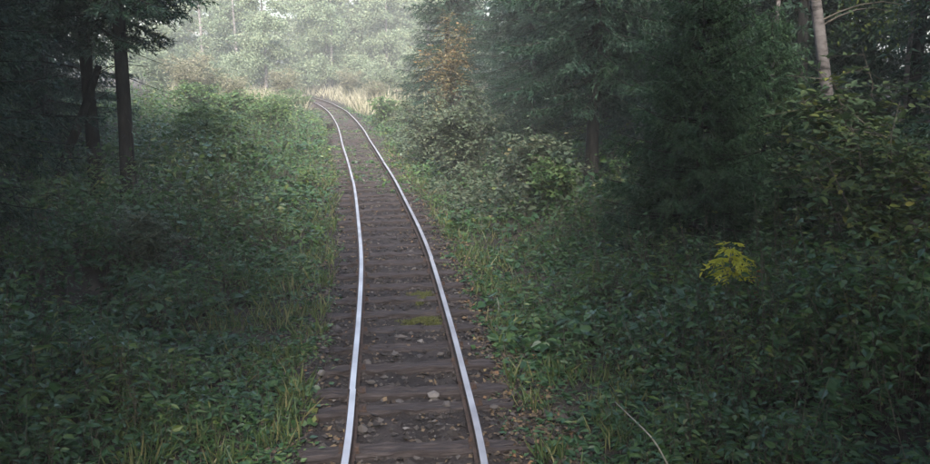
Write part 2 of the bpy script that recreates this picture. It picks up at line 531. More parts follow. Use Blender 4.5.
def rock(seed, s):
    r = np.random.default_rng(seed)
    ph = (1 + 5 ** .5) / 2
    v = np.array([(-1, ph, 0), (1, ph, 0), (-1, -ph, 0), (1, -ph, 0), (0, -1, ph), (0, 1, ph), (0, -1, -ph), (0, 1, -ph), (ph, 0, -1), (ph, 0, 1), (-ph, 0, -1), (-ph, 0, 1)]) / 1.9
    f = [(0, 11, 5), (0, 5, 1), (0, 1, 7), (0, 7, 10), (0, 10, 11), (1, 5, 9), (5, 11, 4), (11, 10, 2), (10, 7, 6), (7, 1, 8), (3, 9, 4), (3, 4, 2), (3, 2, 6), (3, 6, 8), (3, 8, 9), (4, 9, 5), (2, 4, 11), (6, 2, 10), (8, 6, 7), (9, 8, 1)]
    v = v * (1 + r.normal(0, .16, (12, 1))) * np.array([1, .75, .55]) * s
    return mesh_np('stone', v, tris=f, attrs={'tint': np.full(12, r.uniform(.75, 1))}, mats=[M['stone']])


for k, (px, py, s, lab) in enumerate([
        (434, 399, .075, 'largest pale stone lying between the rails near the camera'),
        (447, 408, .06, 'pale stone just below the largest one between the rails'),
        (367, 366, .06, 'pale stone lying against the inside of the left rail'),
        (371, 385, .045, 'small stone inside the left rail by the rail joint'),
        (396, 357, .05, 'flat stone midway between the rails on the cinders'),
        (440, 357, .045, 'stone near the right rail ahead of the mossy patch'),
        (322, 376, .055, 'pale stone outside the left rail among the leaves'),
        (494, 410, .05, 'stone outside the right rail beyond the nearest sleeper')]):
    X, Y = pix_ground(px, py, -.18)
    o = link('stone', rock(k, s), None, (X, Y, -.16 + s * .25)); o.rotation_euler = (0, 0, k * 1.3)
    tag(o, lab, 'stone', 'larger stones on the track bed')

# moss cushion beside the inside of the right rail
for (px, py, rx, ry, lab) in [(425, 320, .2, .14, 'yellow green moss patch inside the right rail'), (421, 296, .11, .25, 'thin strip of moss hugging the right rail further on')]:
    X, Y = pix_ground(px, py, -.16)
    n = 2600
    a = rng.random(n) * 6.283; rr = rng.random(n) ** .55 * (1 + .35 * np.sin(a * 3 + px) + .25 * np.sin(a * 7 + py)) * np.where(rng.random(n) < .3, 1.4, 1)
    px_ = np.stack([rx * rr * np.cos(a), ry * rr * np.sin(a), .035 * np.clip(1 - rr ** 2, 0, 1) + rng.uniform(-.008, .008, n)], -1)
    buf = Buf()
    leaves(buf, px_, np.stack([rng.normal(0, .6, n), rng.normal(0, .6, n), np.ones(n)], -1), rng.normal(0, 1, (n, 3)), rng.uniform(.015, .035, n), .012, rng.random(n), LEAF2)
    tag(link('moss_patch', buf.mesh('moss_patch', M['moss']), None, (X, Y, -.19)), lab, 'moss', 'moss patches between the rails')


# ------------------------------------------------------------------ plants
def spruce_meshes(seed, h, rad, zlow, tuft=.075, whorl=.32, per=6, twig=.085, mat='spruce', trunk_r=None, droop=.35, sparse=1.0, lean=0.0, wood=True, tint_shift=0.0, dens=.15, fine=5.6, coarse=2.2):
    r = np.random.default_rng(seed)
    tb = Buf(); tr = trunk_r or (.011 * h + .02)
    zz = np.linspace(-.3, h, 14)
    wx = lean * zz / h + .03 * np.sin(zz * .6 + seed); wy = .03 * np.cos(zz * .5 + seed)
    axis = np.stack([wx, wy, zz], -1)
    rad_t = tr * np.clip(1 - zz / h, 0, 1) ** .8 + .008
    rad_t[0] *= 1.5; rad_t[1] *= 1.05
    tube(tb, axis, rad_t, 10, .5, .05)
    cb = Buf(); p0s, p1s, rs = [], [], []
    P, D, U, LL, TS = [], [], [], [], []
    z = zlow
    while z < h - .12:
        f = (z - zlow) / max(h - zlow, .1)
        L = rad * (1 - (z / h)) ** .75 * min(1, .62 + f * 3) + .12
        k = max(3, int(per * (1 - .4 * f) * r.uniform(.75, 1.2)))
        a0 = r.random() * 6.28
        for j in range(k):
            if r.random() > sparse: continue
            az = a0 + j / k * 6.283 + r.normal(0, .25)
            l = L * r.uniform(.65, 1.12); zb = z + r.uniform(-.12, .12)
            dr = droop * (1 - f) * r.uniform(.6, 1.4) - .35 * f
            out = np.array([math.cos(az), math.sin(az), 0]); side = np.array([-out[1], out[0], 0])
            cx = np.interp(zb, zz, wx); cy = np.interp(zb, zz, wy)
            tz = tuft if zb < fine else tuft * coarse
            nseg = max(3, int(l / (twig if zb < fine else twig * 1.5)))
            s = (np.arange(nseg) + r.random(nseg) * .8) / nseg
            bend = r.normal(0, .12)

            def pt(s_):
                s_ = np.atleast_1d(s_)
                return np.stack([cx + out[0] * l * s_ + side[0] * bend * l * s_**2, cy + out[1] * l * s_ + side[1] * bend * l * s_**2, zb - dr * l * (s_ ** 1.3) + .16 * l * s_ ** 3], -1)
            if wood:
                ss = np.linspace(0, 1, 5); bp = pt(ss)
                p0s.append(bp[:-1]); p1s.append(bp[1:]); rs.append((.012 + .008 * l) * (1 - ss[:-1] * .8))
            bare = .12 if zb > 1.5 else .05
            s = s[s > bare]
            b0 = pt(s)
            for sg in (-1, 1):
                tl = (.10 + .30 * l * (1 - s) ** .7 * np.minimum(1, s * 3.5)) * r.uniform(.6, 1.25, len(s))
                td = nrm(out * .75 + sg * side * r.uniform(.6, 1.1, len(s))[:, None] + np.array([0, 0, 1]) * r.normal(-.42, .22, len(s))[:, None])
                nn = np.maximum(2, (tl / (tz * dens)).astype(int))
                rep = np.repeat(np.arange(len(s)), nn)
                if not len(rep): continue
                q_ = r.random(len(rep))
                pos = b0[rep] + td[rep] * (tl[rep] * q_)[:, None] - np.array([0, 0, 1]) * (tl[rep] * q_ ** 2 * .25)[:, None]
                TS.append(np.full(len(rep), tz))
                P.append(pos); D.append(td[rep] + r.normal(0, .55, (len(rep), 3))); U.append(r.normal(0, .6, (len(rep), 3)) + [0, 0, 1])
                LL.append(np.full(len(rep), r.beta(2, 2) * .6) + .4 * r.random(len(rep)))
                if wood:
                    m_ = tl > .22
                    p0s.append(b0[m_]); p1s.append((b0 + td * tl[:, None] * .85 - np.array([0, 0, 1]) * (tl * .2)[:, None])[m_]); rs.append(np.full(m_.sum(), .004))
        z += whorl * r.uniform(.7, 1.3) * (1 - .35 * f)
    P = np.vstack(P); D = np.vstack(D); U = np.vstack(U); T = np.concatenate(LL) + tint_shift
    TS = np.concatenate(TS)
    leaves(cb, P, D, U, TS * r.uniform(.7, 1.35, len(P)), TS * np.where(TS > tuft * 1.2, .34, .27), np.clip(T, 0, 1), NEEDLE)
    wb = None
    if wood:
        wb = Buf(); cloud_tubes(wb, np.vstack(p0s), np.vstack(p1s), np.concatenate(rs))
        # dead twigs on the bare lower trunk
        nd = int(zlow * 9)
        if nd:
            zz2 = r.uniform(.15, max(zlow, .3), nd); az = r.random(nd) * 6.28
            a_ = np.stack([np.interp(zz2, zz, wx), np.interp(zz2, zz, wy), zz2], -1)
            b_ = a_ + np.stack([np.cos(az), np.sin(az), r.uniform(-.5, .1, nd)], -1) * r.uniform(.2, .9, nd)[:, None]
            cloud_tubes(wb, a_, b_, .008)
    return (tb.mesh('trunk', M['bark'], True), wb.mesh('branches', M['bark']) if wb else None, cb.mesh('crown', M[mat]))


def put_tree(name, kit, x, y, label, rz=0.0, s=1.0, cat='tree', group=None, partnames=('trunk', 'branches', 'crown'), tilt=(0, 0)):
    e = empty(name, (x, y, gz(x, y) - .03), rz, s)
    e.rotation_euler = (tilt[0], tilt[1], rz)
    for nm, me in zip(partnames, kit):
        if me is not None:
            link(nm, me, e)
    return tag(e, label, cat, group)


def broad_meshes(seed, h, rad, nst, nbr, leaf, mat, per=6, stem_r=.012, arch=.4, wmat='stem', low=.15, bl=(.25, .6), width=.62, tpl=LEAF2, up=.8, stems_only_top=False):
    """several arching stems with leafy side twigs: shrub"""
    r = np.random.default_rng(seed)
    sb, lb = Buf(), Buf(); paths = []
    for k in range(nst):
        az = r.random() * 6.28; hh = h * r.uniform(.65, 1.05); rr = rad * r.uniform(.2, .95)
        s = np.linspace(0, 1, 7)
        x_ = r.normal(0, .08) + math.cos(az) * rr * (s ** 1.5) + r.normal(0, .03, 7) * s
        y_ = r.normal(0, .08) + math.sin(az) * rr * (s ** 1.5) + r.normal(0, .03, 7) * s
        z_ = hh * (s - arch * .5 * s ** 3 * (rr / rad))
        p = np.stack([x_, y_, z_], -1); p[0, 2] -= .1
        tube(sb, p, stem_r * (1 - .8 * s), 5)
        paths.append(p)
    P, D, U, T = [], [], [], []
    p0, p1 = [], []
    for k in range(nbr):
        p = paths[r.integers(nst)]
        s = low + (1 - low) * r.random() ** .8
        i = min(int(s * 6), 5); b0 = p[i] + (p[i + 1] - p[i]) * (s * 6 - i)
        az = r.random() * 6.28; l = r.uniform(*bl)
        d_ = nrm(np.array([math.cos(az), math.sin(az), r.normal(.25, .35)]))
        m_ = r.poisson(per) + 2
        q_ = (np.arange(m_) + 1) / m_
        pos = b0 + d_ * (l * q_)[:, None] - np.array([0, 0, .25 * l]) * (q_ ** 2)[:, None]
        sg = np.where(np.arange(m_) % 2 == 0, 1, -1)[:, None]
        sd = np.array([-d_[1], d_[0], 0])
        P.append(pos); D.append(d_ * .6 + sg * sd * .8 + r.normal(0, .3, (m_, 3)) + [0, 0, -.15])
        U.append(r.normal(0, .45, (m_, 3)) + [0, 0, up]); T.append(np.clip(r.beta(2, 2.5) * .7 + r.random(m_) * .35, 0, 1))
        p0.append(b0); p1.append(pos[-1])
    P = np.vstack(P); n_ = len(P); L = leaf * r.uniform(.6, 1.25, n_)
    leaves(lb, P, np.vstack(D), np.vstack(U), L, L * width * r.uniform(.8, 1.2, n_), np.concatenate(T), tpl)
    cloud_tubes(sb, np.array(p0), np.array(p1), .004)
    return sb.mesh('stems', M[wmat]), lb.mesh('foliage', M[mat])


def decid_meshes(seed, h, rad, zlow, nleaf, leaf, mat, tr=.11, wmat='birch', lean=0.0):
    """tall thin tree: trunk, ascending limbs, drooping leafy twigs in clumps"""
    r = np.random.default_rng(seed)
    tb, wb, lb = Buf(), Buf(), Buf()
    zz = np.linspace(-.3, h, 16)
    ax = np.stack([lean * (zz / h) + .07 * np.sin(zz * .5 + seed), .07 * np.cos(zz * .45 + seed * 2), zz], -1)
    tube(tb, ax, tr * np.clip(1 - zz / h, 0, 1) ** .8 + .012, 9, .5, .03)
    C = []
    for k in range(int(5 * (h - zlow))):
        z0 = r.uniform(zlow, h * .97); az = r.random() * 6.28
        l = rad * (1 - .55 * (z0 - zlow) / (h - zlow)) * r.uniform(.45, 1.1)
        b0 = np.array([np.interp(z0, zz, ax[:, 0]), np.interp(z0, zz, ax[:, 1]), z0])
        s = np.linspace(0, 1, 5)[:, None]
        d_ = np.array([math.cos(az), math.sin(az), 0])
        pth = b0 + d_ * l * s + np.array([0, 0, 1]) * (.55 * l * s - .35 * l * s ** 2.5)
        tube(wb, pth, .03 * (1 - .8 * s[:, 0]) * l / rad + .005, 4)
        for q_ in (.45, .7, .9, 1.0):
            i = min(int(q_ * 4), 3); C.append(pth[i] + (pth[i + 1] - pth[i]) * (q_ * 4 - i))
    C = np.array(C)
    ci = r.integers(len(C), size=nleaf)
    hang = r.random(nleaf)
    pos = C[ci] + r.normal(0, .26, (nleaf, 3)) * [1, 1, .7] - np.array([0, 0, .5]) * (hang ** 2)[:, None]
    ct = r.beta(2, 2, len(C)) * .6
    leaves(lb, pos, r.normal(0, .6, (nleaf, 3)) + [0, 0, -.5], r.normal(0, .7, (nleaf, 3)) + [0, 0, .6], leaf * r.uniform(.6, 1.3, nleaf), leaf * .6, np.clip(ct[ci] + r.random(nleaf) * .4, 0, 1), LEAF2)
    return tb.mesh('trunk', M[wmat], True), wb.mesh('branches', M['stem']), lb.mesh('crown', M[mat])


# --- spruces
K_big = spruce_meshes(3, 16, 3.3, 3.3, tuft=.095, whorl=.36, per=8, twig=.1, droop=.36, trunk_r=.13)
K_mid = spruce_meshes(7, 13, 2.7, .6, tuft=.085, whorl=.33, per=8, twig=.1, droop=.45, trunk_r=.15)
K_slim = spruce_meshes(12, 11, 1.9, 3.0, tuft=.09, whorl=.32, per=8, twig=.1, droop=.36, trunk_r=.11)
K_young = spruce_meshes(21, 4.6, 1.5, .2, tuft=.07, whorl=.15, per=10, twig=.06, mat='young', droop=.18, trunk_r=.05)
K_tall = spruce_meshes(31, 16, 2.9, 2.3, tuft=.09, whorl=.36, per=8, twig=.1, droop=.5, trunk_r=.14)

put_tree('spruce_tree', K_big, -8.0, 19.0, 'dark spruce with bare lower trunk left of the line, beside a leaning dead stem', 0.4, 1.08)
put_tree('spruce_tree', K_slim, -6.9, 18.0, 'slimmer spruce with thin bare trunk just right of the leaning dead stem', 1.1, 1.28)
put_tree('spruce_tree', K_mid, -7.7, 11.8, 'dark spruce at the left edge with low branches over the black hollow', 2.0, 1.0)
put_tree('spruce_tree', K_tall, -9.7, 15.0, 'spruce behind the left edge spruce, its crown merging into the dark', 2.6, 1.0)
put_tree('spruce_tree', K_mid, -11.4, 24.0, 'spruce deep in the left wood behind the bare trunks', 3.0)
put_tree('spruce_tree', K_tall, 2.85, 19.6, 'tall dark spruce with black bare trunk right of the line, behind leafy shrubs', 0.7)
put_tree('spruce_tree', K_mid, -.7, 37.0, 'bluish spruce nearest the bright clearing, right of the rails', 5.2, .95)
put_tree('spruce_tree', K_mid, 2.3, 30.5, 'dark spruce standing between the black trunk and the clearing', 1.9, 1.05)
put_tree('young_spruce', K_young, 3.35, 12.6, 'mid green feathery young spruce right of the line behind the yellow plant', 0.3, cat='spruce')
put_tree('spruce_tree', K_tall, 8.2, 26.0, 'tall spruce in the dim right wood behind the feathery young spruce', 2.2)

put_tree('spruce_tree', K_mid, 7.6, 9.6, 'dark spruce filling the right edge of the picture behind the hazel', 4.4, 1.0)
put_tree('spruce_tree', K_tall, 11.0, 15.5, 'spruce in the gloom behind the thin birches on the right', 3.4)
put_tree('spruce_tree', K_mid, 5.4, 22.5, 'dark spruce between the black bare trunk and the feathery young spruce', 0.9, 1.0)

for (x_, y_, k_, a_, lab) in [(9.6, 23.5, K_mid, 1.0, 'spruce closing the dim gap right of the leaning birch'),
                              (13.2, 21.5, K_mid, 2.0, 'spruce far to the right behind the rightmost thin birch'),
                              (6.9, 30.5, K_mid, 3.3, 'spruce deep in the right wood above the young spruce top'),
                              (11.6, 28.5, K_tall, 4.1, 'tall spruce deep in the wood beyond the leaning birch'),
                              (10.2, 12.6, K_mid, 5.6, 'spruce half outside the right edge behind the hazel'),
                              (14.6, 26.0, K_mid, .5, 'farthest right spruce deep in the wood'),
                              (4.6, 34.5, K_tall, 2.9, 'tall spruce deep in the wood right of the black trunk')]:
    put_tree('spruce_tree', k_, x_, y_, lab, a_)
put_tree('young_spruce', K_young, 4.7, 13.9, 'smaller young spruce tucked behind the feathery one', 2.3, .82, cat='spruce')

# leaning dead stem by the left trunks
buf = Buf()
A = np.array([-8.9, 18.6, gz(-8.9, 18.6)]); B = np.array([-7.75, 18.8, 2.75])
s = np.linspace(0, 1, 9)[:, None]
tube(buf, (A - A) + (B - A) * s * 1.05 + np.array([.06, 0, .05]) * np.sin(s * 3.1), .12 - .05 * s[:, 0], 8, .5, .06)
a_ = (B - A) * rng.uniform(.3, 1, 9)[:, None]
e = empty('dead_tree', tuple(A))
link('trunk', buf.mesh('trunk', M['bark'], True), e)
buf = Buf(); cloud_tubes(buf, a_, a_ + np.stack([rng.normal(0, .35, 9), rng.normal(0, .3, 9), rng.uniform(0, .5, 9)], -1), .012)
link('broken_branch', buf.mesh('broken_branch', M['bark']), e)
tag(e, 'dead dark stem leaning against the spruce trunks on the left', 'dead tree')

# --- deciduous trees on the right
K_birch = decid_meshes(5, 13, 2.4, 3.4, 9000, .075, 'hazel', .1, 'birch', -2.9)
K_thin = decid_meshes(6, 11, 1.6, 4.5, 5000, .075, 'hazel', .055, 'birch', -.2)
put_tree('birch_tree', K_birch, 6.4, 14.4, 'pale birch with trunk leaning left in the right wood', 0)
put_tree('birch_tree', K_thin, 7.1, 20.5, 'thin pale birch just left of the leaning birch', 1.0)
put_tree('birch_tree', K_thin, 9.9, 20.0, 'thin birch right of the leaning birch, above the yellowing hazel', 2.6)
put_tree('birch_tree', K_thin, 9.0, 17.2, 'rightmost thin birch at the right edge of the picture', 4.0)
put_tree('birch_tree', K_thin, 5.6, 25.0, 'thin birch stem seen above the feathery young spruce', 5.0)

# --- shrubs on the right
K_hazel = broad_meshes(2, 2.9, 1.3, 11, 430, .1, 'hazel', 6, .016, .5, low=.3, bl=(.3, .75), width=.72, tpl=LEAF4, up=1.2)
K_shrub = broad_meshes(3, 2.6, 1.3, 14, 900, .1, 'shrub', 7, .014, .5, low=.15, bl=(.25, .6), width=.6)
K_shrub2 = broad_meshes(8, 1.6, .95, 12, 600, .09, 'shrub', 7, .011, .6, low=.1, bl=(.2, .5), width=.6)
K_brightb = broad_meshes(9, 1.2, .65, 9, 260, .1, 'bush', 6, .010, .5, low=.15, bl=(.2, .45), width=.6)
K_rowan = broad_meshes(14, 4.8, 1.2, 6, 420, .1, 'autumn', 7, .022, .3, low=.45, bl=(.3, .7), width=.5)
SP = ('stems', 'foliage')
put_tree('hazel_shrub', K_hazel, 4.75, 10.0, 'broad leaved hazel shrub with yellowing leaves at the right edge', 0.2, 1.0, 'shrub', partnames=SP)
put_tree('hazel_shrub', K_hazel, 5.7, 12.2, 'hazel shrub below the leaning birch trunk', 2.2, 1.22, 'shrub', partnames=SP)
put_tree('hazel_shrub', K_hazel, 3.7, 8.2, 'low dark leaved hazel in the lower right corner', 4.0, .55, 'shrub', partnames=SP)
put_tree('leafy_shrub', K_shrub, -.05, 23.2, 'grey green leafy shrub in front of the spruces, right of the rails', 0, 1.0, 'shrub', partnames=SP)
put_tree('leafy_shrub', K_shrub, -1.0, 27.0, 'leafy shrub nearer the clearing, under the bluish spruce', 2.1, .95, 'shrub', partnames=SP)
put_tree('leafy_shrub', K_shrub2, 1.5, 18.6, 'pale leaved shrub left of the black spruce trunk', 1, 1.1, 'shrub', partnames=SP)
put_tree('leafy_shrub', K_brightb, 1.65, 17.2, 'small bright yellow green bush before the pale leaved shrub', 0, 1.1, 'shrub', partnames=SP)
put_tree('leafy_shrub', K_shrub2, -1.4, 31.5, 'low shrub on the right verge before the bright clearing', 3, .9, 'shrub', partnames=SP)
put_tree('leafy_shrub', K_shrub2, 4.9, 15.8, 'shrub in the gloom right of the feathery young spruce', 4, 1.1, 'shrub', partnames=SP)
put_tree('rowan_tree', K_rowan, -.5, 29.0, 'slender rowan with orange brown leaves in front of the bluish spruce', 0, 1.0, 'tree', partnames=('stems', 'crown'))
put_tree('leafy_shrub', K_brightb, -3.9, 43.5, 'bright yellow green bush right of the rails where the clearing begins', 2, 1.4, 'shrub', partnames=SP)

put_tree('leafy_shrub', K_shrub2, -4.6, 12.5, 'dim low shrub on the left, in front of the bare trunks beside the black hollow', 1, .62, 'shrub', partnames=SP)
put_tree('leafy_shrub', K_brightb, -5.6, 8.9, 'low bush with pale leaves at the left edge below the hollow', 2, .7, 'shrub', partnames=SP)

# --- left bank shrubs towards the clearing
K_bank = broad_meshes(15, 1.5, 1.1, 14, 700, .11, 'bush', 7, .009, .6, low=.1, bl=(.2, .5), width=.5)
for (x_, y_, s, rz, lab) in [
        (-5.9, 22.5, .9, 0, 'leafy bush on the left bank just right of the bare spruce trunks'),
        (-7.4, 25.5, 1.1, 1, 'yellow green bush on the left bank behind the slim spruce'),
        (-9.2, 30.0, 1.25, 2, 'taller bush left of the line under the hazy gap'),
        (-8.0, 35.5, 1.1, 3, 'bush on the left verge halfway to the bend'),
        (-10.6, 40.5, 1.3, 4, 'hazy yellow bush on the left near the bend'),
        (-9.6, 46.0, 1.1, 5, 'pale bush close to the left rail at the bend'),
        (-14.0, 47.0, 1.5, 6, 'large hazy bush far left of the bend'),
        (-10.4, 56.0, .85, 7, 'low pale bush hiding the rails where they bend away'),
        (-11.9, 60.0, 1.0, 8, 'pale bush just behind the one hiding the rails')]:
    put_tree('bank_bush', K_bank, x_, y_, lab, rz, s, 'bush', 'bushes on the left bank', SP)

# --- far trees in the clearing
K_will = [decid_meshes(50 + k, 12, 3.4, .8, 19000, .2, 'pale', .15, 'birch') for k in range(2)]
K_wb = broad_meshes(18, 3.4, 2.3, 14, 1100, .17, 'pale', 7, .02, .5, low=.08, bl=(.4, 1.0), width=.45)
far = [(-17.0, 76, 0, 1.0, 'pale birch with white stem at the upper left of the clearing'),
       (-22.5, 88, 1, 1.1, 'hazy tree left of the white stemmed birch at the clearing end'),
       (-12.5, 84, 1, 1.05, 'dark crowned hazy tree above the bend of the rails'),
       (-8.0, 92, 0, 1.1, 'pale misty tree in the middle of the clearing end'),
       (-3.5, 86, 1, 1.0, 'misty tree right of the clearing middle, beside the spruce edge'),
       (-16.5, 98, 0, 1.2, 'farthest misty tree behind the bend'),
       (-29, 80, 0, 1.1, 'misty tree far left behind the left spruces'),
       (-36, 92, 1, 1.2, 'misty tree farthest to the left beyond the bushes'),
       (1.5, 95, 0, 1.2, 'misty tree peeping past the bluish spruce'),
       (-11.0, 104, 1, 1.35, 'tall misty tree closing the view behind the bend'),
       (-5.5, 108, 0, 1.4, 'tall misty tree behind the middle of the clearing end'),
       (-25.5, 102, 0, 1.35, 'tall misty tree left of the far bend'),
       (-20.0, 112, 1, 1.4, 'tall misty tree farthest back left of the middle'),
       (-14.8, 108, 0, 1.5, 'tallest misty tree directly behind the bend'),
       (-8.8, 112, 0, 1.6, 'tall pale tree at the very back over the straw grass'),
       (-17.5, 105, 1, 1.5, 'tall dark crowned misty tree left of the middle at the back'),
       (-30.5, 108, 1, 1.6, 'tall misty tree at the back behind the left willow bushes'),
       (-2.0, 112, 1, 1.6, 'tall misty tree at the back beside the bluish spruce'),
       (-14.0, 91, 0, 1.3, 'misty tree with drooping crown right above the bend'),
       (-9.5, 99, 1, 1.4, 'broad misty tree closing the gap over the rails'),
       (-27.0, 92, 1, 1.3, 'misty tree behind the far left willow bushes')]
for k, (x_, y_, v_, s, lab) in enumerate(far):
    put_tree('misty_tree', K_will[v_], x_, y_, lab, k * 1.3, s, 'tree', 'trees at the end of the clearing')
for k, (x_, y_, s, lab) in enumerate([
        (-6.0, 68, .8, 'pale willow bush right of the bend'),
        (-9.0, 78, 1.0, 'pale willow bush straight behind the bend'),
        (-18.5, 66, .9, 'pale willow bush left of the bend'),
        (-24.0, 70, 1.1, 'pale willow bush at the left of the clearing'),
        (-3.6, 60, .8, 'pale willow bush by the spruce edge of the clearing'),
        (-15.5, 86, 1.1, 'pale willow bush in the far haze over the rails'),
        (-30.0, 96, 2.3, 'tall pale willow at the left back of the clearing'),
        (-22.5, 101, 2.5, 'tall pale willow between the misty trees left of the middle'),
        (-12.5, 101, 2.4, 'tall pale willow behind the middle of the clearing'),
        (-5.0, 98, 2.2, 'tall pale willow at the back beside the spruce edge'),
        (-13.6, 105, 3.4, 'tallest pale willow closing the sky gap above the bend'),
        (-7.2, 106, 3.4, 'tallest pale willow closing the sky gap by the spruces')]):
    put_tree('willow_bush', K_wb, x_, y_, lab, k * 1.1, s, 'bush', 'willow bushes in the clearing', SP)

K_dry = broad_meshes(19, 3.3, 1.9, 13, 900, .14, 'drybush', 7, .018, .5, low=.06, bl=(.35, .9), width=.4)
for k, (x_, y_, s_, lab) in enumerate([
        (-13.3, 51.5, .72, 'straw coloured bush left of the rails before the bend'),
        (-16.6, 54.0, .95, 'tall fading bush on the left below the white stemmed birch'),
        (-12.9, 63.0, .85, 'fading bush directly left of where the rails vanish'),
        (-18.6, 61.0, 1.15, 'largest fading bush at the left of the bright gap'),
        (-6.2, 62.0, .6, 'fading bush right of the bend beside the straw grass'),
        (-9.6, 73.0, .8, 'fading bush behind the straw grass over the bend')]):
    put_tree('fading_bush', K_dry, x_, y_, lab, k * 1.7, s_, 'bush', 'fading bushes around the bend', SP)

# --- yellow leaved herb on the right
X0, Y0 = pix_ground(721, 338, .1)
e = empty('yellow_herb', (X0, Y0, gz(X0, Y0)))
buf = Buf(); s = np.linspace(0, 1, 8)
hh = .92
pth = np.stack([.05 * s ** 2, .03 * np.sin(s * 3), hh * s], -1)
tube(buf, pth, .009 * (1 - .5 * s), 6)
link('stem', buf.mesh('stem', M['greystem'], True), e)
buf = Buf()
for zc, spread, nb, m_ in ((.95, .27, 20, 13), (.84, .21, 14, 10), (1.1, .13, 9, 9)):
    for k in range(nb):
        a0 = k / nb * 6.283 + rng.normal(0, .25); l_ = spread * rng.uniform(.65, 1.15); q_ = np.linspace(.15, 1, m_)
        o3 = np.array([math.cos(a0), math.sin(a0), 0])
        pos = np.array([.05, .01, zc + rng.uniform(-.07, .05)]) + o3 * (l_ * q_)[:, None] + np.array([0, 0, 1]) * (.3 * l_ * q_ - .55 * l_ * q_ ** 2)[:, None]
        sg = np.where(np.arange(m_) % 2 == 0, 1, -1)[:, None]
        leaves(buf, pos, o3 + sg * np.array([-o3[1], o3[0], 0]) * .7 + rng.normal(0, .3, (m_, 3)) - [0, 0, .3], rng.normal(0, .4, (m_, 3)) + [0, 0, 1], rng.uniform(.045, .085, m_), rng.uniform(.02, .034, m_), rng.random(m_), LEAF4)
tb = Buf(); tube(tb, np.stack([.05 + 0 * s, .01 + 0 * s, .85 + .25 * s], -1), .005, 5); link('stem', tb.mesh('stem', M['greystem'], True), e)
link('yellow_leaves', buf.mesh('yellow_leaves', M['gold']), e)
buf = Buf(); n = 22
az = rng.random(n) * 6.283
dd = np.stack([np.cos(az), np.sin(az), rng.normal(.1, .3, n)], -1)
leaves(buf, np.stack([.02 + 0 * az, 0 * az, rng.uniform(.15, .7, n)], -1), dd, np.tile([0, 0, 1.], (n, 1)) + rng.normal(0, .2, (n, 3)), rng.uniform(.07, .12, n), .03, rng.random(n), LEAF4)
link('lower_leaves', buf.mesh('lower_leaves', M['herb']), e)
tag(e, 'tall herb with bright yellow leafy top in the right undergrowth', 'plant')

X1, Y1 = pix_ground(752, 322, .15)
e = empty('red_leaved_herb', (X1, Y1, gz(X1, Y1)))
buf = Buf(); pth = np.stack([.03 * s, .02 * s, .62 * s], -1); tube(buf, pth, .006 * (1 - .5 * s), 5)
link('stem', buf.mesh('stem', M['stem']), e)
buf = Buf(); n = 12; az = rng.random(n) * 6.283
dd = np.stack([np.cos(az), np.sin(az), rng.normal(0, .3, n)], -1)
leaves(buf, np.stack([.02 + 0 * az, 0 * az, rng.uniform(.42, .66, n)], -1), dd, np.tile([0, 0, 1.], (n, 1)) + rng.normal(0, .4, (n, 3)), rng.uniform(.07, .12, n), .06, rng.random(n), LEAF4)
link('red_leaves', buf.mesh('red_leaves', M['red']), e)
tag(e, 'small herb with reddish leaves right of the yellow topped plant', 'plant')


def stalk(name, pts_px, label, r0=.008, mat='greystem', zs=None):
    """dry stalk: base on the ground, then points at pixel columns, heights in metres"""
    (bx, by) = pts_px[0]; X, Y = pix_ground(bx, by, .1); zb = gz(X, Y)
    P = [np.array([X, Y, zb])]
    for (px, py), z_, dy in zip(pts_px[1:], zs, np.linspace(.1, .3, len(zs))):
        u = (px - 465) / 880; w = -(py - 232) / 880
        d_ = np.array([u, math.cos(PITCH) + w * math.sin(PITCH), -math.sin(PITCH) + w * math.cos(PITCH)])
        t_ = (zb + z_ - CAM_H) / d_[2]; P.append(np.array([d_[0] * t_, d_[1] * t_, zb + z_]))
    P = np.array(P)
    tt = np.linspace(0, len(P) - 1, 12)
    Q = np.stack([np.interp(tt, range(len(P)), P[:, k]) for k in range(3)], -1)
    Q[1:-1] = (Q[:-2] + 2 * Q[1:-1] + Q[2:]) / 4
    e_ = empty(name, (X, Y, zb))
    bf = Buf(); tube(bf, Q - Q[0], r0 * (1 - .6 * np.linspace(0, 1, 12)), 6)
    link('stem', bf.mesh('stem', M[mat], True), e_)
    for k_ in (4, 6, 8, 10, 11):
        bf = Buf()
        leaves(bf, (Q[k_] - Q[0])[None], rng.normal(0, 1, (1, 3)) * [1, 1, .3], np.array([[0, 0, 1.]]), rng.uniform(.05, .09), .035, rng.uniform(0, .6), LEAF4)
        link('leaf', bf.mesh('leaf', M['herb']), e_)
    tag(e_, label, 'stalk')


stalk('dry_stalk', [(677, 366), (668, 335), (658, 309)], 'thin pale stalk left of the yellow topped herb', .009, zs=[.28, .5])
stalk('bramble_cane', [(694, 470), (655, 440), (615, 402)], 'pale arching cane in the lower right undergrowth', .009, zs=[.5, .55])
stalk('dry_twig', [(494, 322), (499, 308), (497, 297)], 'short bare pale twig right of the right rail', .007, zs=[.12, .2])

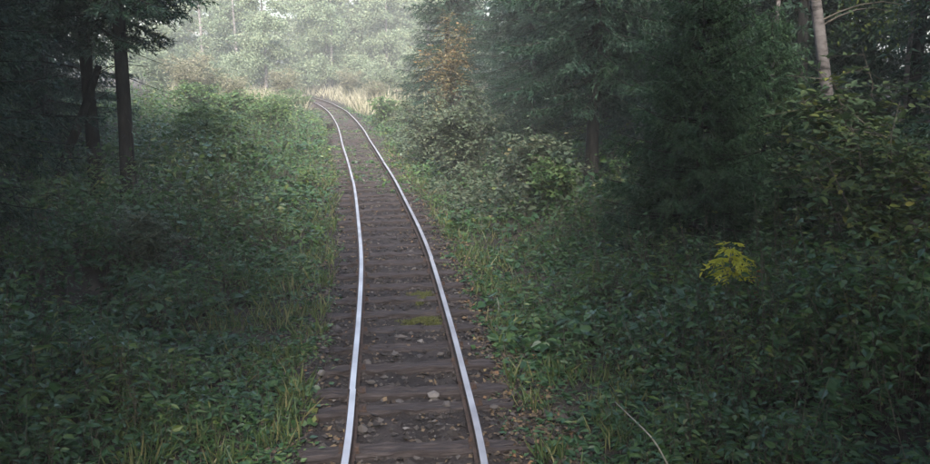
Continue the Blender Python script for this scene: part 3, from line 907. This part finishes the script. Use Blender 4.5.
# dark stump by the left rail at the bend
X, Y = pix_ground(330, 129, -.1)
buf = Buf(); zz = np.linspace(-.1, .42, 6)
tube(buf, np.stack([.02 * np.sin(zz * 9), .02 * zz, zz], -1), [.24, .2, .17, .16, .16, .15], 10, .5, .08)
e = empty('tree_stump', (X, Y, gz(X, Y)))
link('stump_wood', buf.mesh('stump_wood', M['bark']), e)
buf = Buf(); n = 40; az = rng.random(n) * 6.28
leaves(buf, np.stack([np.cos(az) * .16, np.sin(az) * .16, rng.uniform(0, .4, n)], -1), np.stack([np.cos(az), np.sin(az), 0 * az], -1), rng.normal(0, 1, (n, 3)) + [0, 0, 1], .07, .05, rng.random(n), LEAF2)
link('moss', buf.mesh('moss', M['moss']), e)
tag(e, 'small dark stump beside the left rail before the bend', 'stump')

# ------------------------------------------------------------------ undergrowth (nobody could count it)
def undergrowth(name, mat, n, y0, y1, side, dlo, dhi, hmax, leaf, label, cat, seed_phase, nlv=(5, 11), bright=0.0):
    x, y, d = scatter(n, y0, y1, dlo, dhi, side)
    clump = wob(x * .8 + seed_phase, y * .8 - seed_phase) + .6 * wob(x * 2.1 + 3, y * 2.3 + seed_phase)
    keep = (rng.random(n) < np.clip(.66 + .28 * clump, .28, 1)) & (rng.random(n) < .45 + .55 * sstep(dlo, dlo + .6, d))
    keep &= ~((((x + 5.2) / .6) ** 2 + ((y - 10.3) / .6) ** 2) < 1)
    x, y, d, clump = x[keep], y[keep], d[keep], clump[keep]; n = len(x)
    z = ground_z(x, y, d * side)
    z = np.maximum(z, np.where(d < 1.75, bed_h(x, y, d), -9))
    big = np.where(rng.random(n) < .06, 1.7, 1)
    h = hmax * big * (.25 + .75 * sstep(dlo, dlo + 2.2, d)) * rng.uniform(.45, 1.1, n) * np.clip(1 + .6 * clump, .35, 2)
    h = np.clip(h, .06, None)
    lean = rng.normal(0, .22, (n, 2))
    sb, lb = Buf(), Buf()
    base = np.stack([x, y, z - .03], -1); tip = base + np.stack([lean[:, 0] * h, lean[:, 1] * h, h], -1)
    cloud_tubes(sb, base, tip, .0045)
    nl = rng.integers(*nlv, n); rep = np.repeat(np.arange(n), nl)
    q_ = .25 + .75 * rng.random(len(rep)) ** .6
    pos = base[rep] + (tip - base)[rep] * q_[:, None]
    az = rng.random(len(rep)) * 6.283
    dd = np.stack([np.cos(az), np.sin(az), rng.normal(.05, .3, len(rep))], -1)
    pos = pos + dd * rng.uniform(.01, .09, len(rep))[:, None]
    far_ = 1 + np.clip((y[rep] - 14) * .018, 0, .9)
    spn = wob(x * 1.7 + 7 + seed_phase, y * 1.5) + rng.normal(0, .6, n)
    sp = np.where(spn > 1.0, 1, np.where(spn < -1.05, 2, 0))          # 0 ovate, 1 narrow, 2 broad
    wf = np.array([.58, .24, .85])[sp][rep]; lf = np.array([1.0, 1.45, 1.55])[sp][rep]
    L = leaf * rng.uniform(.5, 1.35, len(rep)) * far_ * rng.uniform(.65, 1.35, n)[rep] * lf
    L = np.minimum(L, np.where(y[rep] < 9, .10, .14) + .02 * rng.random(len(rep)))
    tint = np.clip(.33 + .16 * clump[rep] + (np.array([0, .14, -.12])[sp] + rng.normal(0, .13, n))[rep] + rng.normal(0, .12, len(rep)) + bright + .45 * (rng.random(len(rep)) < .03), 0, 1)
    leaves(lb, pos, dd - np.array([0, 0, .25]) * rng.random(len(rep))[:, None], rng.normal(0, .5, (len(rep), 3)) + [0, 0, 1], L, L * wf * rng.uniform(.8, 1.2, len(rep)), tint, LEAF4 if y1 < 16 else LEAF2)
    e_ = empty(name, (0, 0, 0))
    e_['kind'] = 'stuff'
    tag(e_, label, cat)
    for nm, bf, mt in (('stalks', sb, M['stem']), ('leaves', lb, mat)):
        o_ = link(nm, bf.mesh(nm, mt), e_); o_['kind'] = 'stuff'
    return e_


undergrowth('undergrowth', M['herb'], 11500, 4.2, 15, -1, 1.08, 7.5, .5, .075, 'dense leafy green undergrowth along the near left verge', 'undergrowth', 0)
undergrowth('undergrowth', M['herb'], 11000, 15, 62, -1, 1.0, 13, .75, .095, 'green undergrowth on the left bank running up to the bend', 'undergrowth', 0, (6, 12), .1)  # raised leaf tint paints extra light onto this bank
undergrowth('undergrowth', M['herb'], 11500, 4.2, 15, 1, 1.05, 7.5, .5, .075, 'dense dark leafy undergrowth along the near right verge', 'undergrowth', 5)
undergrowth('undergrowth', M['herb'], 7000, 15, 62, 1, 1.1, 9, .6, .095, 'green undergrowth on the right verge under the spruces', 'undergrowth', 5, (6, 12), .05)
undergrowth('ground_ivy', M['herb'], 2600, 20, 60, 1, .0, 1.1, .16, .05, 'low green weeds growing between the rails further on', 'weeds', 2, (4, 8), .2)
undergrowth('ground_ivy', M['herb'], 2000, 22, 60, -1, .0, 1.1, .16, .05, 'low weeds along the left rail further on', 'weeds', 2, (4, 8), .2)
undergrowth('ground_ivy', M['herb'], 2600, 4.5, 22, 1, .8, 1.6, .12, .05, 'sparse low weeds at the right ends of the near sleepers', 'weeds', 2, (3, 7), .1)


undergrowth('tall_herbs', M['herb'], 1100, 6.5, 15, -1, 2.0, 7, .85, .1, 'taller leafy herbs standing out of the near left undergrowth', 'herbs', 9, (14, 24), .08)
undergrowth('tall_herbs', M['herb'], 1100, 6.5, 15, 1, 2.2, 7, .85, .1, 'taller leafy herbs standing out of the near right undergrowth', 'herbs', 12, (14, 24))
undergrowth('tall_herbs', M['bush'], 1300, 15, 55, -1, 1.8, 11, .8, .11, 'tall yellow green herbs crowding the left bank', 'herbs', 14, (16, 28))
undergrowth('tall_herbs', M['shrub'], 900, 16, 45, 1, 1.3, 4, 1.1, .1, 'tall grey green herbs along the right verge below the shrubs', 'herbs', 17, (16, 28))


def blades(name, n, y0, y1, side, dlo, dhi, hmax, mat, label, cat, cond=None):
    x, y, d = scatter(n, y0, y1, dlo, dhi, side)
    tuft = np.round(x * 3.1) * 12.99 + np.round(y * 2.7) * 78.2
    keep = (np.sin(tuft) * 43758.5) % 1 < .5
    if cond is not None: keep &= cond(x, y)
    x, y, d = x[keep], y[keep], d[keep]; n = len(x)
    z = ground_z(x, y, d * side); z = np.maximum(z, np.where(d < 1.75, bed_h(x, y, d), -9))
    bf = Buf(); h = hmax * rng.uniform(.4, 1.1, n)
    dd = np.stack([rng.normal(0, .45, n), rng.normal(0, .45, n), np.ones(n)], -1)
    leaves(bf, np.stack([x, y, z - .02], -1), dd, np.stack([rng.normal(0, 1, n), rng.normal(0, 1, n), rng.normal(0, .2, n)], -1), h, .007 + .01 * h, rng.random(n), LEAF2)
    tag(link(name, bf.mesh(name, mat)), label, cat, kind='stuff')


undergrowth('ground_ivy', M['herb'], 1500, 4.5, 22, -1, .85, 1.4, .12, .05, 'sparse low weeds at the left ends of the near sleepers', 'weeds', 2, (3, 7), .1)
blades('grass', 9000, 4.5, 40, -1, .95, 2.6, .3, M['grass'], 'short grass along the left edge of the bed', 'grass')
blades('grass', 9000, 4.5, 45, 1, 1.0, 3.0, .3, M['grass'], 'short grass along the right edge of the bed', 'grass')
blades('dry_grass', 13000, 50, 95, 1, 1.0, 12, 1.1, M['drygrass'], 'pale straw coloured grass on the outside of the far bend', 'grass')
blades('dry_grass', 9000, 55, 98, -1, 1.1, 7, 1.2, M['drygrass'], 'pale straw coloured grass on the inside of the far bend', 'grass')

# ------------------------------------------------------------------ the wood on either side, one dark mass, plus unseen crowns added for shade
lows = [spruce_meshes(70 + k, 15 + k, 2.9, 0.5 + .5 * k, tuft=.19, whorl=.5, per=7, twig=.2, droop=.4, trunk_r=.16, wood=False, dens=.42, fine=4.5, coarse=2.0) for k in range(3)]


def arrs(me):
    v = np.empty(len(me.vertices) * 3, np.float32); me.vertices.foreach_get('co', v)
    t = np.empty(len(me.loops), np.int32); me.loops.foreach_get('vertex_index', t)
    a = np.empty(len(me.vertices), np.float32); me.attributes['tint'].data.foreach_get('value', a)
    return v.reshape(-1, 3), t.reshape(-1, 3), a


lows.append(spruce_meshes(81, 17, 3.4, 5.2, tuft=.34, whorl=.5, per=7, twig=.24, droop=.15, trunk_r=.17, wood=False, dens=.36))
lowd = [(arrs(k[0]), arrs(k[2])) for k in lows]
wood_spots = []
r = np.random.default_rng(5)
for side in (-1, 1):
    for y_ in np.arange(-9, 62, 3.6):
        for d_ in ((6.2, 9.5, 13.5, 18) if side < 0 else (6.0, 9.2, 12.6, 16.5, 21)):
            yy = y_ + r.uniform(-1, 1); i = int(np.searchsorted(TRK[:1150, 1], yy))
            dd = d_ + r.uniform(-.8, .8)
            x_, y2 = TRK[i, 0] + NOR[i, 0] * dd * side, TRK[i, 1] + NOR[i, 1] * dd * side
            if y2 > 6:
                px = 465 + 880 * x_ / y2
                if side < 0 and px > 60 - (6 if y2 < 30 else 0): continue     # keep the view to the clearing open
                if side < 0 and y2 < 16 and d_ < 9: continue
                if side > 0 and y2 < 17 and px < 1250: continue
                if side > 0 and y2 > 40 and d_ < 9: continue
                if side > 0 and d_ < 7 and y2 > 15: continue
            if abs(x_) < 5 and abs(y2) < 3: continue
            if y2 < 8 and d_ > 12: continue
            if 1 < y2 <= 8 and d_ < 8: continue
            wood_spots.append((x_, y2))
shade_trees = [(sd * (2.9 + .6 * r.random()) - .2, y_ + r.uniform(-.7, .7)) for y_ in np.arange(-11, 4.5, 2.2) for sd in (-1, 1)]  # out-of-view crowns added over the near track to block sky and sun
tb, cb = Buf(), Buf()
for k, (x_, y_) in enumerate(wood_spots + shade_trees + [(-6.2, 5.5)]):
    (tv, tt, ta), (cv, ct, ca) = lowd[k % 3 if k < len(wood_spots) else 3]
    a = r.random() * 6.28; c_, s_ = math.cos(a), math.sin(a); sc = r.uniform(.85, 1.15)
    Rm = np.array([[c_, s_, 0], [-s_, c_, 0], [0, 0, 1]]) * sc
    o_ = np.array([x_, y_, gz(x_, y_)])
    tb.add(tv @ Rm + o_, tt, ta); cb.add(cv @ Rm + o_, ct, ca)
e = empty('spruce_wood', (0, 0, 0)); e['kind'] = 'stuff'
tag(e, 'dim spruce wood on either side of the line reading as one dark mass, with unseen crowns added to shade the near track', 'wood')
o = link('trunks', tb.mesh('trunks', M['bark'], True), e); o['kind'] = 'stuff'
o = link('crowns', cb.mesh('crowns', M['spruce']), e); o['kind'] = 'stuff'
print('WOOD', len(wood_spots), 'tris', sum(len(me.polygons) for me in bpy.data.meshes))

# ------------------------------------------------------------------ haze
vs, qs = box_np(-15, 80, 10.2, 290, 260, 27)
me = mesh_np('haze', vs, quads=qs)
m = bpy.data.materials.new('haze'); m.use_nodes = True
nt = m.node_tree; nt.nodes.clear()
out = nt.nodes.new('ShaderNodeOutputMaterial'); pv = nt.nodes.new('ShaderNodeVolumePrincipled')
pv.inputs['Color'].default_value = (.95, .97, .94, 1)
pv.inputs['Density'].default_value = .0021
pv.inputs['Anisotropy'].default_value = .0
nt.links.new(pv.outputs[0], out.inputs['Volume'])
me.materials.append(m)
tag(link('haze', me), 'thin pale mist filling the forest and the clearing', 'haze', kind='stuff')
